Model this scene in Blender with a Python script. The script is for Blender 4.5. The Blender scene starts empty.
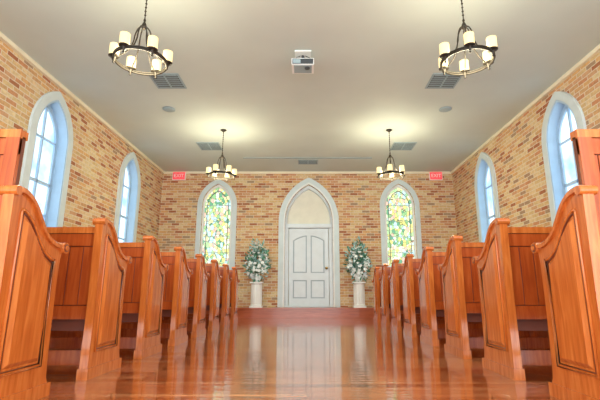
import bpy, bmesh, math, random
from mathutils import Matrix, Vector
random.seed(4)
D=10.9; XL=-3.92; XR=3.90; H=3.77; Y0=-1.6; CAMZ=0.55; ST=0.228
sc=bpy.context.scene
try:
    sc.view_settings.view_transform='Standard'
except Exception: pass

# ---------------- materials ----------------
def newmat(name):
    m=bpy.data.materials.new(name); m.use_nodes=True
    nt=m.node_tree; b=nt.nodes['Principled BSDF']; return m,nt,b
def N(nt,t,**kw):
    n=nt.nodes.new(t)
    for k,v in kw.items(): setattr(n,k,v)
    return n
def ramp(nt,cols,interp='LINEAR'):
    r=N(nt,'ShaderNodeValToRGB'); cr=r.color_ramp; cr.interpolation=interp
    while len(cr.elements)<len(cols): cr.elements.new(0.5)
    for e,(p,c) in zip(cr.elements,cols): e.position=p; e.color=(*c,1)
    return r
def simple(name,col,rough=.5,var=.06,scale=6,metal=0,emis=None,es=0):
    m,nt,b=newmat(name)
    tc=N(nt,'ShaderNodeTexCoord'); no=N(nt,'ShaderNodeTexNoise'); no.inputs['Scale'].default_value=scale
    nt.links.new(tc.outputs['Object'],no.inputs['Vector'])
    lo=tuple(max(0,c*(1-var)) for c in col); hi=tuple(min(1,c*(1+var)) for c in col)
    r=ramp(nt,[(.3,lo),(.7,hi)]); nt.links.new(no.outputs['Fac'],r.inputs['Fac'])
    nt.links.new(r.outputs['Color'],b.inputs['Base Color'])
    b.inputs['Roughness'].default_value=rough; b.inputs['Metallic'].default_value=metal
    if emis: b.inputs['Emission Color'].default_value=(*emis,1); b.inputs['Emission Strength'].default_value=es
    return m
def wood(name,c1,c2,c3,stretch=(14,14,1.2),rough=.22):
    m,nt,b=newmat(name)
    tc=N(nt,'ShaderNodeTexCoord'); mp=N(nt,'ShaderNodeMapping'); mp.inputs['Scale'].default_value=stretch
    no=N(nt,'ShaderNodeTexNoise'); no.inputs['Scale'].default_value=3; no.inputs['Detail'].default_value=6; no.inputs['Distortion'].default_value=.4
    nt.links.new(tc.outputs['Object'],mp.inputs['Vector']); nt.links.new(mp.outputs[0],no.inputs['Vector'])
    r=ramp(nt,[(.2,c1),(.5,c2),(.8,c3)]); nt.links.new(no.outputs['Fac'],r.inputs['Fac'])
    nt.links.new(r.outputs['Color'],b.inputs['Base Color']); b.inputs['Roughness'].default_value=rough
    b.inputs['Coat Weight'].default_value=.5; b.inputs['Coat Roughness'].default_value=.1
    bu=N(nt,'ShaderNodeBump'); bu.inputs['Strength'].default_value=.03
    nt.links.new(no.outputs['Fac'],bu.inputs['Height']); nt.links.new(bu.outputs[0],b.inputs['Normal'])
    return m
M_wood=wood('pew_wood',(.42,.085,.014),(.60,.155,.028),(.74,.24,.055))
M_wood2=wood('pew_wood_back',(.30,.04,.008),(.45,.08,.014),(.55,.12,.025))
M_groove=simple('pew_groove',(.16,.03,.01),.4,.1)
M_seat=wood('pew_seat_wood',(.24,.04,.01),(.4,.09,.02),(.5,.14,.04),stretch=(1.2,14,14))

def brickmat():
    m,nt,b=newmat('buff_brick')
    tc=N(nt,'ShaderNodeTexCoord')
    br=N(nt,'ShaderNodeTexBrick'); br.offset=.5
    br.inputs['Color1'].default_value=(0,0,0,1); br.inputs['Color2'].default_value=(1,1,1,1); br.inputs['Mortar'].default_value=(.5,.5,.5,1)
    br.inputs['Scale'].default_value=1; br.inputs['Brick Width'].default_value=.205; br.inputs['Row Height'].default_value=.068
    br.inputs['Mortar Size'].default_value=.006; br.inputs['Mortar Smooth'].default_value=.2
    nw=N(nt,'ShaderNodeTexNoise'); nw.inputs['Scale'].default_value=9
    nt.links.new(tc.outputs['Object'],nw.inputs['Vector'])
    sv=N(nt,'ShaderNodeVectorMath',operation='SCALE'); sv.inputs['Scale'].default_value=.012
    av=N(nt,'ShaderNodeVectorMath',operation='ADD')
    nt.links.new(nw.outputs['Color'],sv.inputs[0]); nt.links.new(tc.outputs['Object'],av.inputs[0]); nt.links.new(sv.outputs[0],av.inputs[1])
    nt.links.new(av.outputs[0],br.inputs['Vector'])
    r=ramp(nt,[(0,(.50,.20,.10)),(.11,(.74,.48,.26)),(.26,(.80,.62,.36)),(.42,(.70,.35,.19)),(.54,(.86,.72,.48)),(.70,(.74,.46,.29)),(.82,(.82,.54,.27)),(.93,(.48,.34,.24))],'CONSTANT')
    nt.links.new(br.outputs['Color'],r.inputs['Fac'])
    no=N(nt,'ShaderNodeTexNoise'); no.inputs['Scale'].default_value=22; no.inputs['Detail'].default_value=4
    nt.links.new(tc.outputs['Object'],no.inputs['Vector'])
    r2=ramp(nt,[(.3,(.74,.71,.68)),(.7,(1.0,1.0,1.0))]); nt.links.new(no.outputs['Fac'],r2.inputs['Fac'])
    mu=N(nt,'ShaderNodeMix',data_type='RGBA',blend_type='MULTIPLY'); mu.inputs[0].default_value=1
    nt.links.new(r.outputs['Color'],mu.inputs[6]); nt.links.new(r2.outputs['Color'],mu.inputs[7])
    n3=N(nt,'ShaderNodeTexNoise'); n3.inputs['Scale'].default_value=.9; n3.inputs['Detail'].default_value=3
    nt.links.new(tc.outputs['Object'],n3.inputs['Vector'])
    r3=ramp(nt,[(.35,(1,.86,.76)),(.65,(1.0,1.0,.90))]); nt.links.new(n3.outputs['Fac'],r3.inputs['Fac'])
    m3=N(nt,'ShaderNodeMix',data_type='RGBA',blend_type='MULTIPLY'); m3.inputs[0].default_value=1
    nt.links.new(mu.outputs[2],m3.inputs[6]); nt.links.new(r3.outputs['Color'],m3.inputs[7])
    mx=N(nt,'ShaderNodeMix',data_type='RGBA'); nt.links.new(br.outputs['Fac'],mx.inputs[0])
    nt.links.new(m3.outputs[2],mx.inputs[6]); mx.inputs[7].default_value=(.78,.70,.56,1)
    nt.links.new(mx.outputs[2],b.inputs['Base Color']); b.inputs['Roughness'].default_value=.85
    bu=N(nt,'ShaderNodeBump'); bu.inputs['Strength'].default_value=.5; bu.inputs['Distance'].default_value=.01; bu.invert=True
    nt.links.new(br.outputs['Fac'],bu.inputs['Height']); nt.links.new(bu.outputs[0],b.inputs['Normal'])
    return m
M_brick=brickmat()
def floormat():
    m,nt,b=newmat('hardwood_floor')
    tc=N(nt,'ShaderNodeTexCoord')
    br=N(nt,'ShaderNodeTexBrick'); br.offset=.37
    br.inputs['Color1'].default_value=(0,0,0,1); br.inputs['Color2'].default_value=(1,1,1,1); br.inputs['Mortar'].default_value=(.2,.2,.2,1)
    br.inputs['Scale'].default_value=1; br.inputs['Brick Width'].default_value=1.1; br.inputs['Row Height'].default_value=.085
    br.inputs['Mortar Size'].default_value=.004
    nt.links.new(tc.outputs['Object'],br.inputs['Vector'])
    r=ramp(nt,[(0,(.30,.07,.02)),(.3,(.48,.13,.04)),(.65,(.60,.19,.065)),(1,(.76,.32,.13))]); nt.links.new(br.outputs['Color'],r.inputs['Fac'])
    mp=N(nt,'ShaderNodeMapping'); mp.inputs['Scale'].default_value=(1.5,18,1)
    no=N(nt,'ShaderNodeTexNoise'); no.inputs['Scale'].default_value=3; no.inputs['Detail'].default_value=6
    nt.links.new(tc.outputs['Object'],mp.inputs['Vector']); nt.links.new(mp.outputs[0],no.inputs['Vector'])
    r2=ramp(nt,[(.3,(.62,.56,.54)),(.7,(1,1,1))]); nt.links.new(no.outputs['Fac'],r2.inputs['Fac'])
    mu=N(nt,'ShaderNodeMix',data_type='RGBA',blend_type='MULTIPLY'); mu.inputs[0].default_value=1
    nt.links.new(r.outputs['Color'],mu.inputs[6]); nt.links.new(r2.outputs['Color'],mu.inputs[7])
    mo=N(nt,'ShaderNodeMix',data_type='RGBA'); nt.links.new(br.outputs['Fac'],mo.inputs[0])
    nt.links.new(mu.outputs[2],mo.inputs[6]); mo.inputs[7].default_value=(.08,.02,.008,1)
    nt.links.new(mo.outputs[2],b.inputs['Base Color']); b.inputs['Roughness'].default_value=.14
    b.inputs['Coat Weight'].default_value=.9; b.inputs['Coat Roughness'].default_value=.06
    n2=N(nt,'ShaderNodeTexNoise'); n2.inputs['Scale'].default_value=7; mp2=N(nt,'ShaderNodeMapping'); mp2.inputs['Scale'].default_value=(.5,2.2,1)
    nt.links.new(tc.outputs['Object'],mp2.inputs['Vector']); nt.links.new(mp2.outputs[0],n2.inputs['Vector'])
    ad=N(nt,'ShaderNodeMath',operation='MULTIPLY_ADD'); ad.inputs[1].default_value=-.8
    nt.links.new(br.outputs['Fac'],ad.inputs[0]); nt.links.new(n2.outputs['Fac'],ad.inputs[2])
    bu=N(nt,'ShaderNodeBump'); bu.inputs['Strength'].default_value=.35; bu.inputs['Distance'].default_value=.006
    nt.links.new(ad.outputs[0],bu.inputs['Height'])
    nt.links.new(bu.outputs[0],b.inputs['Normal']); nt.links.new(bu.outputs[0],b.inputs['Coat Normal'])
    return m
M_floor=floormat()
M_ceil=simple('ceiling_plaster',(.62,.70,.675),.7,.03,1.5)
M_cream=simple('cream_trim',(.90,.84,.66),.5,.03)
M_plaster=simple('pale_casing',(.68,.79,.84),.55,.04)
M_white=simple('white_paint',(.88,.92,.93),.4,.03)
M_door=simple('door_paint',(.74,.83,.90),.35,.03)
M_recess_shade=simple('door_recess_shade',(.42,.52,.60),.45,.03)  # darker tone paints the shading around the door panels
M_tymp=simple('tympanum_paint',(.84,.83,.72),.5,.03)
M_sash=simple('sash_paint',(.48,.68,.88),.4,.04)
M_bronze=simple('dark_bronze',(.045,.038,.03),.4,.2,metal=.6)
M_brass=simple('brass',(.5,.36,.14),.3,.1,metal=1)
M_grey=simple('vent_grey',(.34,.45,.50),.5,.05)
M_dark=simple('dark_slot',(.06,.07,.08),.6,.1)
M_stage=wood('platform_wood',(.34,.06,.02),(.46,.10,.03),(.55,.14,.05),stretch=(1.2,14,14),rough=.3)
M_leaf=simple('foliage',(.08,.26,.17),.5,.5,25)
M_leaf2=simple('eucalyptus_leaf',(.34,.58,.58),.5,.3,25)
M_petal=simple('white_petal',(.90,.95,.98),.5,.05,20)
M_red=simple('exit_red',(.85,.08,.10),.4,.05,emis=(1,.12,.14),es=.5)
M_lamp=simple('candle_glass',(.40,.34,.20),.4,.02,emis=(1,.78,.38),es=1.25)
def pane_mat():
    m,nt,b=newmat('frosted_pane')
    tc=N(nt,'ShaderNodeTexCoord'); no=N(nt,'ShaderNodeTexNoise'); no.inputs['Scale'].default_value=2.2; no.inputs['Detail'].default_value=3
    nt.links.new(tc.outputs['Object'],no.inputs['Vector'])
    r=ramp(nt,[(.33,(.32,.60,.88)),(.58,(.82,.94,1.0))]); nt.links.new(no.outputs['Fac'],r.inputs['Fac'])
    nt.links.new(r.outputs['Color'],b.inputs['Emission Color']); b.inputs['Emission Strength'].default_value=1.5  # daylight and sky tint put into the pane as emission
    b.inputs['Base Color'].default_value=(.1,.12,.15,1); b.inputs['Roughness'].default_value=.2
    return m
M_pane=pane_mat()
def stained():
    m,nt,b=newmat('stained_glass')
    tc=N(nt,'ShaderNodeTexCoord'); mp=N(nt,'ShaderNodeMapping'); mp.inputs['Scale'].default_value=(1.25,.9,1)
    nt.links.new(tc.outputs['Object'],mp.inputs['Vector'])
    v=N(nt,'ShaderNodeTexVoronoi'); v.inputs['Scale'].default_value=12; v2=N(nt,'ShaderNodeTexVoronoi',feature='DISTANCE_TO_EDGE'); v2.inputs['Scale'].default_value=12
    nt.links.new(mp.outputs[0],v.inputs['Vector']); nt.links.new(mp.outputs[0],v2.inputs['Vector'])
    sp=N(nt,'ShaderNodeSeparateColor'); nt.links.new(v.outputs['Color'],sp.inputs[0])
    r=ramp(nt,[(0,(.84,.80,.26)),(.16,(.32,.62,.28)),(.28,(.95,.95,.76)),(.46,(.92,.60,.48)),(.54,(.52,.78,.40)),(.65,(.96,.92,.48)),(.78,(.62,.90,.92)),(.92,(.14,.42,.24))],'CONSTANT')
    nt.links.new(sp.outputs[0],r.inputs['Fac'])
    r2=ramp(nt,[(.02,(.12,.17,.12)),(.05,(1,1,1))]); nt.links.new(v2.outputs['Distance'],r2.inputs['Fac'])
    mu=N(nt,'ShaderNodeMix',data_type='RGBA',blend_type='MULTIPLY'); mu.inputs[0].default_value=1
    nt.links.new(r.outputs['Color'],mu.inputs[6]); nt.links.new(r2.outputs['Color'],mu.inputs[7])
    nt.links.new(mu.outputs[2],b.inputs['Emission Color']); b.inputs['Emission Strength'].default_value=1.35  # emission stands in for daylight shining through the coloured glass
    b.inputs['Base Color'].default_value=(.05,.05,.05,1); b.inputs['Roughness'].default_value=.2
    return m
M_stain=stained()

# ---------------- mesh builder ----------------
class MB:
    def __init__(s): s.V=[];s.F=[];s.M=[];s.S=[]
    def add(s,vs,fs,mi=0,sm=False):
        o=len(s.V); s.V+= [tuple(v) for v in vs]
        for f in fs: s.F.append([i+o for i in f]); s.M.append(mi); s.S.append(sm)
    def box(s,x0,x1,y0,y1,z0,z1,mi=0):
        vs=[(x,y,z) for x in(x0,x1) for y in(y0,y1) for z in(z0,z1)]
        s.add(vs,[(0,1,3,2),(4,6,7,5),(0,4,5,1),(2,3,7,6),(0,2,6,4),(1,5,7,3)],mi)
    def lathe(s,prof,cx=0,cy=0,cz=0,n=24,mi=0,flute=0):
        vs=[];fs=[]
        for j,(r,z) in enumerate(prof):
            for i in range(n):
                a=2*math.pi*i/n; rr=r*(1-flute*(i%2)) 
                vs.append((cx+rr*math.cos(a),cy+rr*math.sin(a),cz+z))
        for j in range(len(prof)-1):
            for i in range(n):
                k=(i+1)%n; fs.append((j*n+i,j*n+k,(j+1)*n+k,(j+1)*n+i))
        fs.append(tuple(range(n))[::-1]); fs.append(tuple((len(prof)-1)*n+i for i in range(n)))
        s.add(vs,fs,mi,not flute)
    def xcyl(s,x0,x1,y,z,r,n=16,mi=0):
        vs=[];fs=[]
        for x in(x0,x1):
            for i in range(n):
                a=2*math.pi*i/n; vs.append((x,y+r*math.cos(a),z+r*math.sin(a)))
        for i in range(n): k=(i+1)%n; fs.append((i,k,n+k,n+i))
        fs.append(tuple(range(n))); fs.append(tuple(n+i for i in range(n)))
        s.add(vs,fs,mi,False)
    def tube(s,pts,r,n=8,mi=0,closed=False):
        P=[Vector(p) for p in pts]; L=len(P); vs=[];fs=[]
        for j,p in enumerate(P):
            a=P[(j-1)%L] if (closed or j>0) else p; b=P[(j+1)%L] if (closed or j<L-1) else p
            t=(b-a).normalized(); up=Vector((0,0,1)) if abs(t.z)<.9 else Vector((1,0,0))
            if abs(t.z)>=.9: 
                rad=Vector((p.x,p.y,0)); up=rad.normalized() if rad.length>1e-4 else Vector((1,0,0))
            u=t.cross(up).normalized(); w=u.cross(t)
            for i in range(n):
                an=2*math.pi*i/n; vs.append(p+u*math.cos(an)*r+w*math.sin(an)*r)
        for j in range(L if closed else L-1):
            j2=(j+1)%L
            for i in range(n): k=(i+1)%n; fs.append((j*n+i,j*n+k,j2*n+k,j2*n+i))
        s.add(vs,fs,mi,True)
    def mesh(s,name,mats):
        me=bpy.data.meshes.new(name); me.from_pydata(s.V,[],s.F)
        for m in mats: me.materials.append(m)
        me.polygons.foreach_set('material_index',s.M); me.polygons.foreach_set('use_smooth',s.S)
        bm=bmesh.new(); bm.from_mesh(me); bmesh.ops.recalc_face_normals(bm,faces=bm.faces); bm.to_mesh(me); bm.free()
        return me
def obj(name,me,loc=(0,0,0),parent=None):
    o=bpy.data.objects.new(name,me); sc.collection.objects.link(o); o.location=loc
    if parent: o.parent=parent
    return o
def empty(name,loc=(0,0,0)):
    o=bpy.data.objects.new(name,None); sc.collection.objects.link(o); o.location=loc; return o

# -------------- arched flat pieces --------------
def arch(cx,a,z0,zs,zt,n=14):
    h=zt-zs; R=(a*a+h*h)/(2*a); pts=[(cx-a,z0),(cx+a,z0)]
    th=math.atan2(h,R-a)
    for i in range(n+1):
        t=th*i/n; pts.append((cx-(R-a)+R*math.cos(t),zs+R*math.sin(t)))
    for i in range(n-1,-1,-1):
        t=th*i/n; pts.append((cx+(R-a)-R*math.cos(t),zs+R*math.sin(t)))
    return pts
def rect(x0,x1,z0,z1): return [(x0,z0),(x1,z0),(x1,z1),(x0,z1)]
MAT={'back':lambda:Matrix(((1,0,0,0),(0,0,-1,D),(0,1,0,0),(0,0,0,1))),
     'left':lambda:Matrix(((0,0,1,XL),(1,0,0,0),(0,1,0,0),(0,0,0,1))),
     'right':lambda:Matrix(((0,0,-1,XR),(-1,0,0,0),(0,1,0,0),(0,0,0,1)))}
def flat(name,loops,side,zf,zb,mat,parent=None,bevel=0):
    """loops in wall plane; front at zf, back at zb (positive into room)"""
    cu=bpy.data.curves.new(name,'CURVE'); cu.dimensions='2D'; cu.fill_mode='BOTH'; cu.extrude=(zf-zb)/2
    for lp in loops:
        sp=cu.splines.new('POLY'); sp.points.add(len(lp)-1)
        for p,(x,z) in zip(sp.points,lp): p.co=(x,z,0,1)
        sp.use_cyclic_u=True
    t=bpy.data.objects.new('tmp',cu); sc.collection.objects.link(t)
    dg=bpy.context.evaluated_depsgraph_get(); me=bpy.data.meshes.new_from_object(t.evaluated_get(dg))
    bpy.data.objects.remove(t); bpy.data.curves.remove(cu)
    me.name=name
    for v in me.vertices: v.co.z+=(zf+zb)/2
    me.materials.clear(); me.materials.append(mat)
    for p in me.polygons: p.material_index=0; p.use_smooth=False
    o=bpy.data.objects.new(name,me); sc.collection.objects.link(o)
    o.matrix_world=MAT[side]()
    if parent: o.parent=parent; o.matrix_parent_inverse=parent.matrix_basis.inverted()
    return o

# windows params
BW=[-2.41,2.43]
WZ0=1.20
SW=[3.17,6.03,8.89]
bw_in=lambda cx:arch(cx,.40,WZ0,2.84,3.44)
sw_in=lambda cx:arch(cx,.40,WZ0,2.88,3.50)
door_in=arch(.02,.63,ST,2.42,3.42)
# walls
flat('wall_back',[rect(XL-.3,XR+.3,-.05,H+.1),bw_in(BW[0]),bw_in(BW[1]),door_in],'back',0,-.35,M_brick)
flat('wall_left',[rect(Y0,D,-.05,H+.1)]+[sw_in(y) for y in SW],'left',0,-.35,M_brick)
flat('wall_right',[rect(-D,-Y0,-.05,H+.1)]+[sw_in(-y) for y in SW],'right',0,-.35,M_brick)
b=MB(); b.box(XL-.3,XR+.3,Y0,D+.3,-.12,0); obj('floor',b.mesh('floor',[M_floor]))
b=MB(); b.box(XL-.3,XR+.3,Y0,D+.3,H,H+.12); obj('ceiling',b.mesh('ceiling',[M_ceil]))
# crown trims
def crown(name,side,x0,x1):
    e=flat(name,[rect(x0,x1,H-.06,H-.001)],side,.055,.001,M_cream)
crown('trim_1','back',XL+.057,XR-.057); crown('trim_2','left',Y0,D-.001); crown('trim_3','right',-D+.001,-Y0)
for nm,side,x0,x1 in (('baseboard_left','left',Y0,D-.001),('baseboard_right','right',-D+.001,-Y0)):
    flat(nm,[rect(x0,x1,.001,.14)],side,.02,.001,M_cream)

# windows
wi=1
for cx in BW:
    e=empty('window_%d'%wi,(cx,D,WZ0)); wi+=1; bpy.context.view_layer.update()
    flat('casing',[arch(cx,.525,WZ0-.13,2.84,3.57),arch(cx,.40,WZ0,2.84,3.44)],'back',.03,.001,M_plaster,e)
    flat('sash',[arch(cx,.399,WZ0,2.84,3.438),arch(cx,.35,WZ0+.06,2.84,3.36)],'back',-.05,-.12,M_white,e)
    g=flat('stained_glass',[arch(cx,.36,WZ0+.03,2.84,3.38)],'back',-.09,-.10,M_stain,e)
    for z in (1.6,2.02,2.44,2.86): flat('lead_bar',[rect(cx-.34,cx+.34,z-.006,z+.006)],'back',-.075,-.09,M_grey,e)
    flat('lead_border',[arch(cx,.285,WZ0+.11,2.84,3.27),arch(cx,.272,WZ0+.122,2.84,3.25)],'back',-.075,-.09,M_dark,e)
    flat('sill',[rect(cx-.55,cx+.55,WZ0-.17,WZ0-.10)],'back',.07,.001,M_plaster,e)
for side,sg in (('left',1),('right',-1)):
    for y in SW:
        cx=sg*y; e=empty('window_%d'%wi,(XL if sg>0 else XR,y,WZ0)); wi+=1; bpy.context.view_layer.update()
        flat('casing',[arch(cx,.53,WZ0-.13,2.88,3.64),arch(cx,.40,WZ0,2.88,3.50)],side,.04,.001,M_plaster,e)
        flat('reveal',[arch(cx,.399,WZ0,2.88,3.498),arch(cx,.375,WZ0+.02,2.88,3.46)],side,.03,-.2,M_sash,e)
        flat('sash',[arch(cx,.375,WZ0+.02,2.88,3.46),arch(cx,.315,WZ0+.08,2.88,3.37)],side,-.12,-.18,M_sash,e)
        flat('pane',[arch(cx,.37,WZ0+.03,2.88,3.45)],side,-.15,-.16,M_pane,e)
        flat('muntin',[rect(cx-.014,cx+.014,WZ0+.06,3.40)],side,-.12,-.15,M_sash,e)
        for z in (1.72,2.2,2.88): flat('muntin',[rect(cx-.33,cx+.33,z-(.022 if z==2.2 else .013),z+(.022 if z==2.2 else .013))],side,-.12,-.15,M_sash,e)
        flat('sill',[rect(cx-.56,cx+.56,WZ0-.17,WZ0-.10)],side,.09,.001,M_plaster,e)

# door
e=empty('door_1',(.02,D,ST)); bpy.context.view_layer.update(); c=.02
flat('casing',[arch(c,.79,ST+.002,2.42,3.60),arch(c,.63,ST+.002,2.42,3.42)],'back',.05,.001,M_plaster,e)
flat('casing_bead',[arch(c,.66,ST+.002,2.42,3.455),arch(c,.625,ST+.002,2.42,3.41)],'back',.075,.051,M_white,e)
flat('tympanum',[arch(c,.629,ST+.002,2.42,3.418)],'back',-.17,-.20,M_tymp,e)
flat('frame',[arch(c,.628,ST+.002,2.42,3.416),rect(c-.53,c+.53,ST+.01,2.25),arch(c,.57,2.36,2.44,3.32)],'back',-.06,-.169,M_door,e)
flat('transom',[rect(c-.60,c+.60,2.25,2.33)],'back',-.02,-.059,M_door,e)
def panelhole(x0,x1,z0,z1,rise):
    pts=[(x0,z0),(x1,z0)]
    if rise==0: return pts+[(x1,z1),(x0,z1)]
    n=8
    for i in range(n+1):
        t=i/n; x=x1+(x0-x1)*t
        k=(x-c)/(.40); pts.append((x,z1+rise*(1-k*k)))
    return pts
holes=[]
for s in (-1,1):
    xs=sorted((c+s*.05,c+s*.41))
    holes.append((xs[0],xs[1],1.08,1.93,.13)); holes.append((xs[0],xs[1],.44,.90,0))
flat('leaf',[rect(c-.515,c+.515,ST+.012,2.24)]+[panelhole(*h) for h in holes],'back',-.085,-.14,M_door,e)
for h in holes:
    flat('panel',[panelhole(h[0]+.03,h[1]-.03,h[2]+.03,h[3]-.03,h[4])],'back',-.105,-.139,M_door,e)
flat('panel_back',[rect(c-.5,c+.5,ST+.03,2.2)],'back',-.125,-.1395,M_recess_shade,e)
b=MB(); b.lathe([(0.001,-.03),(.03,-.025),(.036,0),(.03,.02),(.012,.03),(.012,.06),(.03,.065),(.03,.075)],n=16)
k=obj('knob',b.mesh('knob',[M_brass]),(c+.47,D+.0,1.2)); k.rotation_euler=(-math.pi/2,0,0); bpy.context.view_layer.update()
k.parent=e; k.matrix_parent_inverse=e.matrix_world.inverted(); k.location=(c+.46,D+.01,1.2)

# platform
b=MB(); b.box(-3.0,3.0,10.2,D-.002,0.001,ST-.03); b.box(-3.03,3.03,10.17,D-.002,ST-.03,ST)
obj('altar_platform',b.mesh('altar_platform',[M_stage]))

# ---------------- pews ----------------
def catmull(P,k=5):
    out=[]
    for i in range(len(P)-1):
        p0=P[max(i-1,0)];p1=P[i];p2=P[i+1];p3=P[min(i+2,len(P)-1)]
        for j in range(k):
            t=j/k
            out.append(tuple(.5*((2*p1[d])+(-p0[d]+p2[d])*t+(2*p0[d]-5*p1[d]+4*p2[d]-p3[d])*t*t+(-p0[d]+3*p1[d]-3*p2[d]+p3[d])*t**3) for d in (0,1)))
    out.append(P[-1]); return out
TOP=catmull([(.47,.825),(.42,.822),(.36,.835),(.29,.875),(.23,.94),(.175,1.005),(.11,1.05),(.05,1.062),(.015,1.06)],4)
def pew_end(mb,x0,x1,sgn):
    # slab
    poly=[(.0,0),(.50,0),(.50,.03),(.468,.10),(.46,.16),(.452,.5),(.455,.74),(.468,.80)]+TOP+[(0,1.04),(.012,.5),(.0,.16)]
    bm=bmesh.new()
    A=[bm.verts.new((x0,y,z)) for y,z in poly]; B=[bm.verts.new((x1,y,z)) for y,z in poly]
    fa=bm.faces.new(A); fb=bm.faces.new(B[::-1])
    n=len(poly)
    for i in range(n): bm.faces.new((A[i],B[i],B[(i+1)%n],A[(i+1)%n]))
    bmesh.ops.recalc_face_normals(bm,faces=bm.faces); bm.verts.ensure_lookup_table()
    bm.verts.index_update()
    mb.add([v.co[:] for v in bm.verts],[[v.index for v in f.verts] for f in bm.faces],0)
    bm.free()
    # raised/recessed panel mouldings on both faces
    def offs(d):
        pts=[(.07+d,.17+d),(.395-d,.17+d),(.395-d,.745-d)]
        for (y,z) in TOP:
            if .07+d<y<.395-d: pts.append((y,z-.09-d))
        pts.append((.07+d,.955-d))
        return pts
    for xf,dr in ((x0,-1 if x0<x1 else 1),(x1,1 if x0<x1 else -1)):
        mb.tube([(xf+dr*.002,y,z) for y,z in offs(0)],.009,6,0,closed=True)
        mb.tube([(xf-dr*.002,y,z) for y,z in offs(.015)],.008,6,3,closed=True)
        i=offs(.05); n=len(i)
        vs=[(xf+dr*.014,y,z) for y,z in i]; 
        vs+=[(xf-dr*.001,y+(-.022 if y<.2 else .022),z+(-.022 if z<.4 else .022)) for y,z in i]
        fs=[tuple(range(n))]+[(q,(q+1)%n,n+(q+1)%n,n+q) for q in range(n)]
        mb.add(vs,fs,0)
    # cap moulding
    xa,xb=min(x0,x1)-.014,max(x0,x1)+.014
    m=len(TOP); vs=[];fs=[]
    for j,(y,z) in enumerate(TOP):
        a=TOP[max(j-1,0)]; c2=TOP[min(j+1,m-1)]
        ty,tz=c2[0]-a[0],c2[1]-a[1]; l=math.hypot(ty,tz); ny,nz=tz/l,-ty/l
        if nz<0: ny,nz=-ny,-nz
        prof=[(xa,-.012),(xa,.008),(xa+.012,.02),(xb-.012,.02),(xb,.008),(xb,-.012)]
        for (x,q) in prof: vs.append((x,y+ny*q,z+nz*q))
    for j in range(m-1):
        for i in range(6):
            kk=(i+1)%6; fs.append((j*6+i,j*6+kk,(j+1)*6+kk,(j+1)*6+i))
    fs.append(tuple(range(6))); fs.append(tuple((m-1)*6+i for i in range(6)))
    mb.add(vs,fs,0)
    mb.xcyl(xa-.003,xb+.003,.478,.815,.032,18,0)
    mb.xcyl(xa-.007,xb+.007,.478,.815,.022,16,3)
    mb.xcyl(xa-.010,xb+.010,.478,.815,.016,12,0)
    mb.xcyl(xa-.003,xb+.003,.012,1.053,.024,18,0)
    # foot
    mb.box(min(x0,x1)-.008,max(x0,x1)+.008,-.01,.505,0,.07,0)
def pew(L,s,tall):
    mb=MB(); t=.055
    pew_end(mb,0,s*t,s); pew_end(mb,s*(L-t),s*L,s)
    a,bb=sorted((s*t,s*(L-t)))
    ztop=1.36 if tall else .985
    mb.box(a,bb,.075,.10,.40,ztop,3)
    mb.box(a,bb,.055,.115,ztop-.01,ztop+.035,0)      # cap rail
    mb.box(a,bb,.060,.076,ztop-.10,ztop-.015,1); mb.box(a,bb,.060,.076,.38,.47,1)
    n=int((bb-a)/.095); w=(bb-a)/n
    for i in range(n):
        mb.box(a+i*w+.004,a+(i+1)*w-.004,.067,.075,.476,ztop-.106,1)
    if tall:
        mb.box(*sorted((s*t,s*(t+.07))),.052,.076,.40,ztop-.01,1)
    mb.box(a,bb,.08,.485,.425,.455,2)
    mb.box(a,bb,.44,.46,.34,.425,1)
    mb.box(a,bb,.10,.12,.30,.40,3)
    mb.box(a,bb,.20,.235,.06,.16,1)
    mid=(a+bb)/2
    mb.box(mid-.02,mid+.02,.10,.45,0,.425,1)
    return mb.mesh('church_pew',[M_wood,M_wood2,M_seat,M_groove])
for s,xa,L in ((-1,-1.45,2.27),(1,1.355,2.35)):
    n=pew(L,s,False); tl=pew(L,s,True)
    for i in range(8):
        obj('church_pew',tl if i==0 else n,(xa,2.01+.92*i,0))

# ---------------- chandeliers ----------------
def chand():
    b=MB(); R=.25
    b.tube([(R*math.cos(a),R*math.sin(a),0) for a in [2*math.pi*i/40 for i in range(40)]],.011,8,0,True)
    b.tube([((R)*math.cos(a),(R)*math.sin(a),.02) for a in [2*math.pi*i/40 for i in range(40)]],.009,8,0,True)
    for k in range(6):
        an=2*math.pi*(k+.25)/6; ca,sa=math.cos(an),math.sin(an)
        pr=catmull([(.012,.40),(.05,.37),(.075,.30),(.09,.20),(.14,.09),(.25,.01)],4)
        b.tube([(r*ca,r*sa,z) for r,z in pr],.007,6,0)
        x,y=R*ca,R*sa
        b.lathe([(.004,-.05),(.012,-.04),(.006,-.028),(.016,-.012),(.02,.01),(.03,.02),(.052,.024),(.052,.030)],x,y,0,14,0)
        b.lathe([(.044,.030),(.047,.045),(.047,.150),(.043,.153)],x,y,0,18,1)
    b.lathe([(.008,.36),(.022,.38),(.028,.40),(.018,.43),(.008,.45),(.014,.47),(.006,.49)],0,0,0,14,0)
    b.lathe([(.006,.48),(.006,H-2.81-.02)],0,0,0,8,0)
    for i in range(9):
        z=.53+i*.045; b.lathe([(.004,-.012),(.0125,0),(.004,.012)],0,0,z,8,0)
    hz=H-2.81
    b.lathe([(.012,hz-.05),(.03,hz-.03),(.06,hz-.012),(.062,hz-.001)],0,0,0,20,0)
    return b.mesh('chandelier',[M_bronze,M_lamp])
cm=chand()
for x,y in ((-1.67,3.78),(1.59,3.78),(-1.70,7.92),(1.63,7.92),(-1.67,-.3),(1.59,-.3)):  # last pair is unseen behind the camera, added for fill light
    o=obj('chandelier',cm,(x,y,2.81))
    ld=bpy.data.lights.new('bulb','POINT'); ld.energy=80 if y>5 else 50; ld.color=(1,.90,.62); ld.shadow_soft_size=.2
    l=obj('bulb_glow',ld,(0,0,-.02),o)

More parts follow.
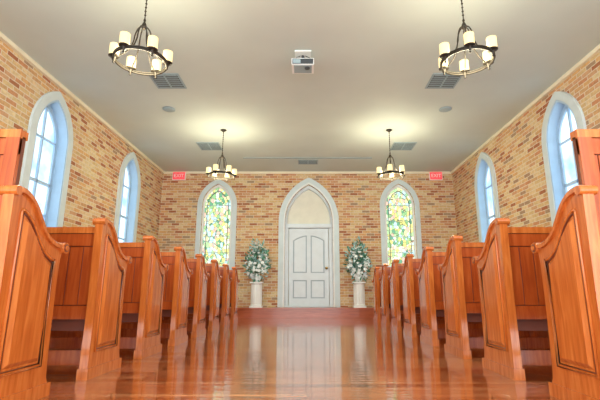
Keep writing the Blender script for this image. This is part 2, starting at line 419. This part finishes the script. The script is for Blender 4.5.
# ---------------- ceiling items ----------------
def vent(name,x,y,w,d):
    b=MB(); z=H
    b.box(-w/2,w/2,-d/2,d/2,-.012,-.001,0)
    b.box(-w/2+.03,w/2-.03,-d/2+.03,d/2-.03,-.014,-.012,1)
    n=max(3,int((d-.08)/.05))
    for i in range(n):
        yy=-d/2+.045+i*(d-.09)/(n-1)
        b.box(-w/2+.035,w/2-.035,yy-.012,yy+.012,-.018,-.014,0)
    b.box(-.012,.012,-d/2+.03,d/2-.03,-.020,-.014,0)
    obj(name,b.mesh(name,[M_grey,M_dark]),(x,y,z))
for x,y,w,d in ((-2.17,5.93,.46,.46),(2.1,5.93,.46,.46),(-2.19,8.86,.5,.5),(2.12,8.86,.5,.5),(0,10.0,.5,.35)): vent('ceiling_vent',x,y,w,d)
for x in (-2.48,2.45):
    b=MB(); b.lathe([(.11,-.001),(.11,-.012),(.095,-.02),(.02,-.022)],0,0,0,28,0); obj('ceiling_speaker',b.mesh('ceiling_speaker',[M_grey]),(x,6.94,H))
b=MB(); b.box(-1.57,1.55,9.66,9.72,H-.012,H-.001,1); b.box(-1.55,1.53,9.67,9.71,H-.014,H-.012,1); obj('projection_screen_housing',b.mesh('screen_slot',[M_cream,M_grey]))
b=MB()
b.box(-.11,.11,-.11,.11,-.02,-.001,0); b.lathe([(.02,-.11),(.02,-.02)],0,0,0,12,1)
b.box(-.06,.06,-.06,.06,-.125,-.10,1)
b.box(-.15,.15,-.12,.12,-.22,-.125,0); b.box(-.14,.14,-.125,-.12,-.21,-.135,1)
b.box(-.12,.12,-.10,.10,-.224,-.22,2)
b.box(-.13,-.03,-.128,-.125,-.20,-.145,2)
b.lathe([(.035,-.235),(.035,-.22)],.06,-.04,0,16,1)
for sx in (-.12,.12): b.tube([(sx,-.1,-.125),(sx*.3,0,-.02)],.005,6,1)
obj('ceiling_projector',b.mesh('ceiling_projector',[M_white,M_dark,M_grey]),(-.07,5.2,H))
# exit signs
for x in (-3.46,3.43):
    e=empty('exit_sign',(x,D-.06,3.64)); 
    b=MB(); b.box(-.16,.16,-.03,.03,-.10,.10,0); b.box(-.175,.175,-.02,.02,-.115,.08,1); b.box(-.03,.03,.0,.058,-.05,.05,1)
    obj('housing',b.mesh('exit_housing',[M_red,M_white]),(0,0,0),e)
    tcu=bpy.data.curves.new('exit_text','FONT'); tcu.body='EXIT'; tcu.size=.13; tcu.extrude=.003; tcu.align_x='CENTER'; tcu.align_y='CENTER'; tcu.materials.append(M_white)
    t=obj('lettering',tcu,(0,-.034,0),e); t.rotation_euler=(math.pi/2,0,0)

# ---------------- flower pedestals ----------------
def flowers(seed):
    rnd=random.Random(seed); b=MB()
    # column
    b.box(-.15,.15,-.15,.15,0,.04,0)
    b.lathe([(.15,.04),(.145,.06),(.14,.08)],0,0,0,32,0)
    b.lathe([(.14,.07),(.138,.3),(.135,.56)],0,0,0,36,0,flute=.05)
    b.lathe([(.135,.55),(.15,.57),(.155,.58)],0,0,0,32,0); b.box(-.155,.155,-.155,.155,.58,.61,0)
    b.lathe([(.05,.61),(.085,.64),(.10,.70),(.08,.78),(.07,.80),(.085,.82)],0,0,0,24,0)
    C=Vector((0,0,.82))
    def dirr():
        while True:
            v=Vector((rnd.uniform(-1,1),rnd.uniform(-1,1),rnd.uniform(-.75,1)))
            if .1<v.length<1: return v
    def pos(v,f=1): return Vector((v.x*.28*f,v.y*.24*f,1.04+v.z*(.62 if v.z>0 else .46)*f*(1-.25*abs(v.x))))
    for i in range(46):   # stems
        v=dirr().normalized(); p=pos(v,rnd.uniform(.8,1.05)); mid=C.lerp(p,.5)+Vector((0,0,.05))
        b.tube([C,mid,p],.004,4,1)
    for i in range(560):
        v=dirr(); v=v.normalized()*rnd.uniform(.35,1.08); p=pos(v)
        d=(p-C).normalized()+Vector((rnd.uniform(-.7,.7),rnd.uniform(-.7,.7),rnd.uniform(-.6,.5))); d.normalize()
        sd=d.cross(Vector((rnd.uniform(-1,1),rnd.uniform(-1,1),rnd.uniform(-1,1)))).normalized(); nn=sd.cross(d)
        L=rnd.uniform(.06,.13); w=L*rnd.uniform(.16,.28)
        vs=[p,p+d*L*.35+sd*w,p+d*L*.35-sd*w,p+d*L*.35+nn*w*.3,p+d*L*.75+sd*w*.7-nn*w*.2,p+d*L*.75-sd*w*.7-nn*w*.2,p+d*L-nn*w*.6]
        b.add(vs,[(0,1,3),(0,3,2),(1,4,3),(3,5,2),(4,6,3),(3,6,5)],rnd.choice((1,2)),True)
    for i in range(80):
        v=dirr().normalized(); 
        if v.y>.3: v.y=-v.y
        p=pos(v,rnd.uniform(.75,1.02)); ax=(p-C+Vector((0,-.25,0))).normalized()
        u=ax.cross(Vector((0.3,0.1,1))).normalized(); w=ax.cross(u); r=rnd.uniform(.03,.052)
        for ring,(rr,tilt,np) in enumerate(((1,.25,6),(.65,.6,5))):
            for k in range(np):
                a=2*math.pi*k/np+ring*.5; d=(u*math.cos(a)+w*math.sin(a)); s2=(-u*math.sin(a)+w*math.cos(a))
                dd=(d+ax*tilt).normalized()*r*rr
                b.add([p,p+dd*.6+s2*r*.42*rr,p+dd*.6-s2*r*.42*rr,p+dd*1.05+s2*r*.2,p+dd*1.05-s2*r*.2],[(0,1,2),(1,3,4,2)],3,True)
        b.lathe([(.003,-.008),(.008,0),(.003,.008)],p.x+ax.x*.01,p.y+ax.y*.01,p.z+ax.z*.01,6,3)
    return b.mesh('flower_pedestal',[M_white,M_leaf,M_leaf2,M_petal])
obj('flower_pedestal',flowers(1),(-1.26,10.5,ST)); obj('flower_pedestal',flowers(2),(1.25,10.5,ST))

# ---------------- light / world ----------------
w=bpy.data.worlds.new('world'); sc.world=w; w.use_nodes=True
bg=w.node_tree.nodes['Background']; bg.inputs[0].default_value=(.86,.95,1,1); bg.inputs[1].default_value=5.0

cam=bpy.data.cameras.new('camera'); co=obj('camera',cam,(0,0,CAMZ)); cam.sensor_width=36; cam.lens=419/600*36
co.rotation_euler=(math.pi/2+math.radians(12.64),0,0); cam.shift_x=-8/600; cam.clip_start=.05
sc.camera=co
